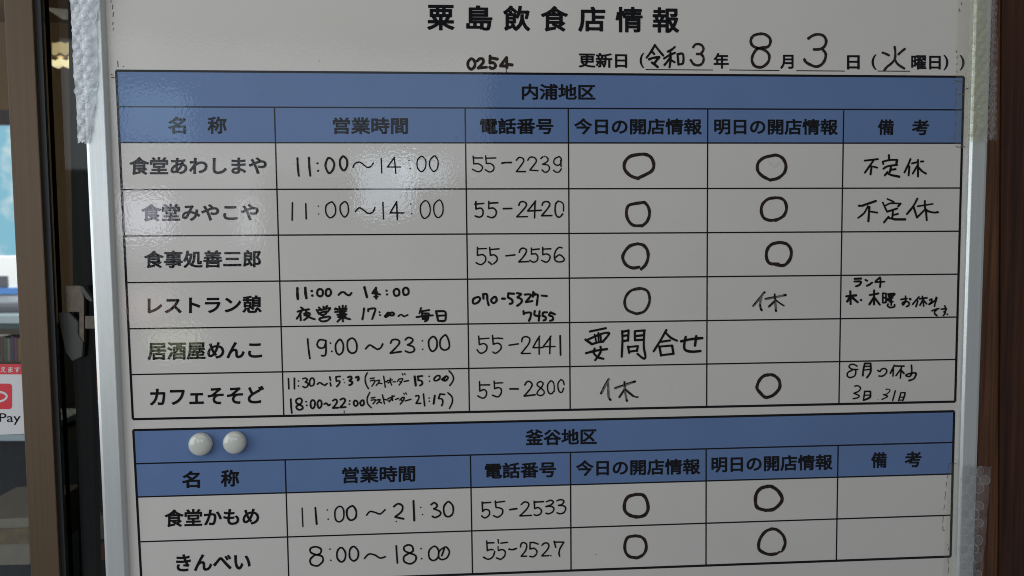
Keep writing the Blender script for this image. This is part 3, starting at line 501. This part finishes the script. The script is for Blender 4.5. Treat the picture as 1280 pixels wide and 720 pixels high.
# ------------------------------------------------------------------ left: sliding glass doors with bronze frame
YD = .050
door = empty('sliding_door', at(30, 360, YD + .02), 'glass door with a bronze aluminium stile at the left edge', 'door')
prism('stile', [(3, -30), (38.5, -30), (76.0, 750), (40, 750)], YD, YD + .012, M['bronze'], door, bevel=.0012)
prism('gasket', [(39.0, -30), (49, -30), (84, 750), (76.5, 750)], YD + .005, YD + .010, M['rubber'], door)
prism('glass_pane', [(-160, -30), (6.5, -30), (43.5, 750), (-160, 750)], YD + .004, YD + .008, M['glass'], door)
door2 = empty('inner_sliding_door', at(95, 360, YD + .06), 'dark inner sliding door with a latch between the bronze stile and the board', 'door')
prism('glass_pane', [(46, -30), (150, -30), (190, 750), (80, 750)], YD + .026, YD + .030, M['darkglass'], door2)
prism('stile', [(84, -30), (112, -30), (113, 420), (122, 750), (100, 750), (92, 400)], YD + .034, YD + .048, M['darkalu'], door2, bevel=.001)
prism('stile_edge', [(97, -30), (111, -30), (112.5, 420), (114, 470), (107, 470), (104, 300)], YD + .0315, YD + .0335, mat('brushed_dark_edge', (.17, .18, .25), rough=.4, noise=.6, nscale=700), door2)
prism('draught_strip', [(54, -30), (58, -30), (92, 750), (88, 750)], YD + .031, YD + .034, M['rubber'], door2)
lk = prism('latch_plate', [(81.5, 357), (100, 357), (105, 372), (105, 428), (99, 428), (99, 390), (83, 390)], YD + .019, YD + .0255, M['steel'], door2, 'worn steel latch plate', bevel=.0006)
prism('latch_lever', [(99, 357), (104, 358), (116, 375), (114, 378), (108, 374), (100, 362)], YD + .012, YD + .0185, M['greyplastic'], door2, bevel=.0012)
prism('latch_hook', [(106, 395), (121, 395), (121, 411), (106, 411)], YD + .020, YD + .0255, M['steel'], door2, bevel=.0006)
prism('latch_housing', [(72, 391), (86, 390), (98, 403), (98, 418), (104, 428), (103, 446), (90, 452), (82, 441), (76, 415)], YD + .018, YD + .0255, M['greyplastic'], door2, bevel=.0015)

# right: dark wood
wall = empty('wooden_wall', at(1262, 700, .04), 'dark brown stained wood boards to the right of the whiteboard', 'wall')
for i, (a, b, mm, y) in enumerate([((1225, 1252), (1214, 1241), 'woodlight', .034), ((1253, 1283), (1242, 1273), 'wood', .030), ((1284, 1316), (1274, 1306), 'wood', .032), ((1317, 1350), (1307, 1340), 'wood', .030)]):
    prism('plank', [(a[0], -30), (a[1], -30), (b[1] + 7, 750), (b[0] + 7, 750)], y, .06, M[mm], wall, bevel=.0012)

# ------------------------------------------------------------------ the room and street seen through the door glass
YR = 3.2
def px_quad(x0, y0, x1, y1): return [(x0, y0), (x1, y0), (x1, y1), (x0, y1)]
# closed room shell: side walls, ceiling and floor
def shell(name, x0, x1, y0, y1, z0, z1, m):
    tag(box(name, x0, x1, y0, y1, z0, z1, m), kind='structure')
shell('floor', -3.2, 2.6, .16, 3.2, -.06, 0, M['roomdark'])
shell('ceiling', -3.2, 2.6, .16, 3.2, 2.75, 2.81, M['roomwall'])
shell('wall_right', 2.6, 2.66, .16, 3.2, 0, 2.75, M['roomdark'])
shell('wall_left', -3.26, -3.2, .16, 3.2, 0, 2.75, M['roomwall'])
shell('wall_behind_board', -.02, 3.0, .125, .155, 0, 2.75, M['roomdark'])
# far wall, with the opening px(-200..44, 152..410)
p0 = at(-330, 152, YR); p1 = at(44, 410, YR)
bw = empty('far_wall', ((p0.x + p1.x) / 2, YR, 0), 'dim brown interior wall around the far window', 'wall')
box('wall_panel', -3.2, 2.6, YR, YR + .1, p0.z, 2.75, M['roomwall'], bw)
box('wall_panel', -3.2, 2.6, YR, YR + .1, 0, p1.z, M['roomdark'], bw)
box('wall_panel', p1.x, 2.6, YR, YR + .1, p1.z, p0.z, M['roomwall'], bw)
box('window_head', -3.2, p1.x, YR - .03, YR - .002, p0.z - .02, p0.z + .06, M['darkalu'], bw)
box('window_sill', -3.2, p1.x, YR - .12, YR - .002, p1.z - .03, p1.z + .01, M['white'], bw)
# beyond
bp = at(-200, 323, 9); bq = at(60, 384, 9)
bd = empty('white_building', ((bp.x + bq.x) / 2, 9.5, 0), 'white building with a blue stripe seen through the far window', 'building')
box('wall', bp.x, bq.x + 2.0, 9, 10.5, 0, bp.z, M['white'], bd)
w0 = at(-12, 345, 9); w1 = at(11, 357, 9); box('window', w0.x, w1.x, 8.97, 9.05, w1.z, w0.z, M['darkalu'], bd)
s0 = at(-200, 362, 9); s1 = at(60, 367, 9); M['stripe'] = mat('blue_stripe', (.08, .2, .5), rough=.5)
box('stripe', s0.x, s1.x + 2, 8.98, 9.05, s1.z, s0.z, M['stripe'], bd)
cr = at(10, 395, 7); car = empty('parked_car', (cr.x, 7.4, 0), 'grey car parked in front of the white building', 'car')
box('body', cr.x - 2.4, cr.x + 1.3, 7, 8.3, .2, cr.z + .02, mat('grey_car_paint', (.22, .27, .30), rough=.3, metal=.3), car, bevel=.1)
box('cabin', cr.x - 1.6, cr.x + .6, 7.1, 8.2, cr.z, cr.z + .14, M['darkalu'], car, bevel=.05)
gr = mesh('ground', [(-40, 3.31, -.08), (40, 3.31, -.08), (40, 60, -.08), (-40, 60, -.08)], [(0, 1, 2, 3)], mat('pale_asphalt', (.22, .22, .22), rough=.9, noise=.2)); tag(gr, kind='structure')
sk = mesh('sky', [(-60, 58, -1), (60, 58, -1), (60, 58, 50), (-60, 58, 50)], [(0, 1, 2, 3)], M['sky']); tag(sk, kind='structure')
area('street_daylight', (-4, 5, 9), (-4, 9, 1), 4, 4, 2600, (1, .98, .95))
# things inside
YS = 2.0
shelf = prism('book_shelf', [(-120, 452), (40, 452), (40, 460), (-120, 460)], YS, YS + .2, M['greyplastic']); tag(shelf, 'grey shelf board under the row of books behind the glass', 'shelf')
sp_ = prism('shelf_top', [(-120, 411), (38, 411), (38, 418), (-120, 418)], YS, YS + .2, M['greyplastic']); tag(sp_, 'grey board above the row of books behind the glass', 'shelf')
cols = [(.10, .06, .06), (.05, .10, .08), (.16, .14, .12), (.05, .06, .12), (.12, .05, .09), (.14, .12, .05)]
nm = ['brown', 'green', 'grey', 'navy', 'plum', 'olive']
x = 0
for i in range(6):
    wd = 4.4
    b = prism('book', [(x, 421 + i % 3), (x + wd - .6, 421 + i % 3), (x + wd - .1, 451.6), (x + .5, 451.6)], YS + .01, YS + .15, mat('book_' + nm[i], cols[i], rough=.6))
    tag(b, 'thin %s book in the row on the shelf behind the glass' % nm[i], 'book', 'books on the shelf behind the glass'); x += wd
ct = empty('counter', at(0, 600, 1.3), 'black counter with a pale top behind the glass below the sticker', 'counter')
prism('counter_top', [(-150, 544), (33, 544), (34, 551), (-150, 551)], 1.25, 1.6, mat('pale_blue_top', (.5, .6, .68), rough=.4), ct)
prism('counter_front', [(-150, 551.5), (128, 551.5), (132, 760), (-150, 760)], 1.3, 1.55, M['cloth'], ct)
def carton(name, q, Y, m, label, strip=None):
    e = empty(name, at(q[0][0], q[2][1], Y), label, 'box')
    prism('box_body', q, Y, Y + .22, m, e, bevel=.002)
    if strip: prism('band', strip[0], Y - .004, Y - .0005, strip[1], e)
carton('cardboard_box', [(-60, 652), (36, 647), (38, 706), (-60, 708)], .62, M['cardboard'], 'cardboard box with a printed yellow band seen low behind the left glass', ([(-60, 664), (36, 660), (37, 679), (-60, 682)], mat('printed_band', (.22, .15, .06), rough=.6, noise=.7, nscale=30, dark=(.05, .045, .04))))
carton('cardboard_box', [(112, 652), (121, 644), (139, 646), (141, 674), (113, 674)], .62, M['cardboard'], 'small beige box low between the inner door and the board')
tag(prism('red_crate', [(112, 679), (140, 679), (142, 700), (113, 700)], .62, .8, M['darkred']), 'dark red crate under the small beige box', 'crate')
tag(prism('notice_board', [(108, 408), (150, 408), (150, 505), (109, 505)], .8, .82, M['orange']), 'orange brown board seen between the latch and the whiteboard', 'board')
# ceiling lamp's wavy reflection in the glass, built as glowing shapes behind it
lc = at(78, 68, 2.4); lamp = empty('ceiling_lamp_reflection', (lc.x, 2.4, lc.z + .1), 'warm wavy reflection of a ceiling lamp, built as glowing shapes behind the dark glass', 'lamp')
def wavy(y_px, th, m, nm_, am=1.6):
    V = []; F = []; n = 24
    for i in range(n + 1):
        xx = 65 + 27 * i / n; yy = y_px + am * math.sin(i / n * 4 * math.pi)
        a = at(xx, yy - th, 2.4); b = at(xx, yy + th, 2.4); V += [a, b, b + Vector((0, .03, 0)), a + Vector((0, .03, 0))]
    for i in range(n):
        for k in range(4): F.append((4 * i + k, 4 * i + (k + 1) % 4, 4 * i + 4 + (k + 1) % 4, 4 * i + 4 + k))
    mesh(nm_, V, F, m, lamp)
wavy(62, 9, mat('lamp_reflection_glow', (.75, .60, .36), emis=1.1), 'reflection_glow', .8); wavy(69, 1.6, M['bronze'], 'reflection_dark_wave'); wavy(78, 4.0, M['lamp'], 'reflection_bright_wave')
vent = prism('ceiling_vent', [(55, 9), (88, 12), (92, 25), (78, 24)], 1.6, 1.62, M['darkalu']); tag(vent, 'dark ceiling vent above the lamp reflection behind the glass', 'vent')
area('room_fill_light', (-1.3, 1.0, 2.1), (-1.5, 3.2, 2.1), .6, .6, 16, (1, .84, .66))  # added lamp, aimed at the far wall to brighten the interior

# ------------------------------------------------------------------ payment sticker on the glass
st = empty('payment_sticker', at(12, 545, YD + .0032), 'red and white payment sticker on the left door glass, cut by the picture edge', 'sticker')
SY = YD + .0033
def onglass(name, quad, y, m): return mesh(name, [at(a, b, y) for a, b in quad], [tuple(range(len(quad)))], m, st)
onglass('sticker_base', [(-70, 455), (28.5, 455), (33, 542), (-68, 546)], SY, M['paper'])
onglass('red_banner', [(-70, 455), (28.5, 455), (29.2, 468), (-70, 468)], SY - .0002, M['red'])
lettering('使えます', -9, 25.5, 462, 462, 7.6, .03, y=SY - .0004, m=M['paper'], parent=st, name='banner_text')
q = []
cx0, cy0, hw_, hh, rr = -1.5, 495.5, 16.5, 16, 4
for sx, sy, a0 in ((1, -1, -90), (1, 1, 0), (-1, 1, 90), (-1, -1, 180)):
    for k in range(5):
        a = math.radians(a0 + k * 22.5); q.append((cx0 + sx * (hw_ - rr) + rr * math.cos(a), cy0 + sy * (hh - rr) + rr * math.sin(a)))
onglass('red_logo_tile', q, SY - .0002, M['red'])
V = []; F = []
def stick_ribbon(pts, wd):
    ribbon(V, F, pts, wd, 0, False, 0)
stick_ribbon([(-12, 492), (-4, 490), (4, 491), (8.5, 495), (5, 500), (-4, 502.5), (-10, 502)], 2.6)
mesh('logo_mark', [at(p.x, p.y, SY - .0004) for p, _ in V], F, M['paper'], st)
lettering('Pay', -1, 25.5, 523.8, 523.8, 14.5, .0, y=SY - .0004, m=M['print'], parent=st, name='pay_text')
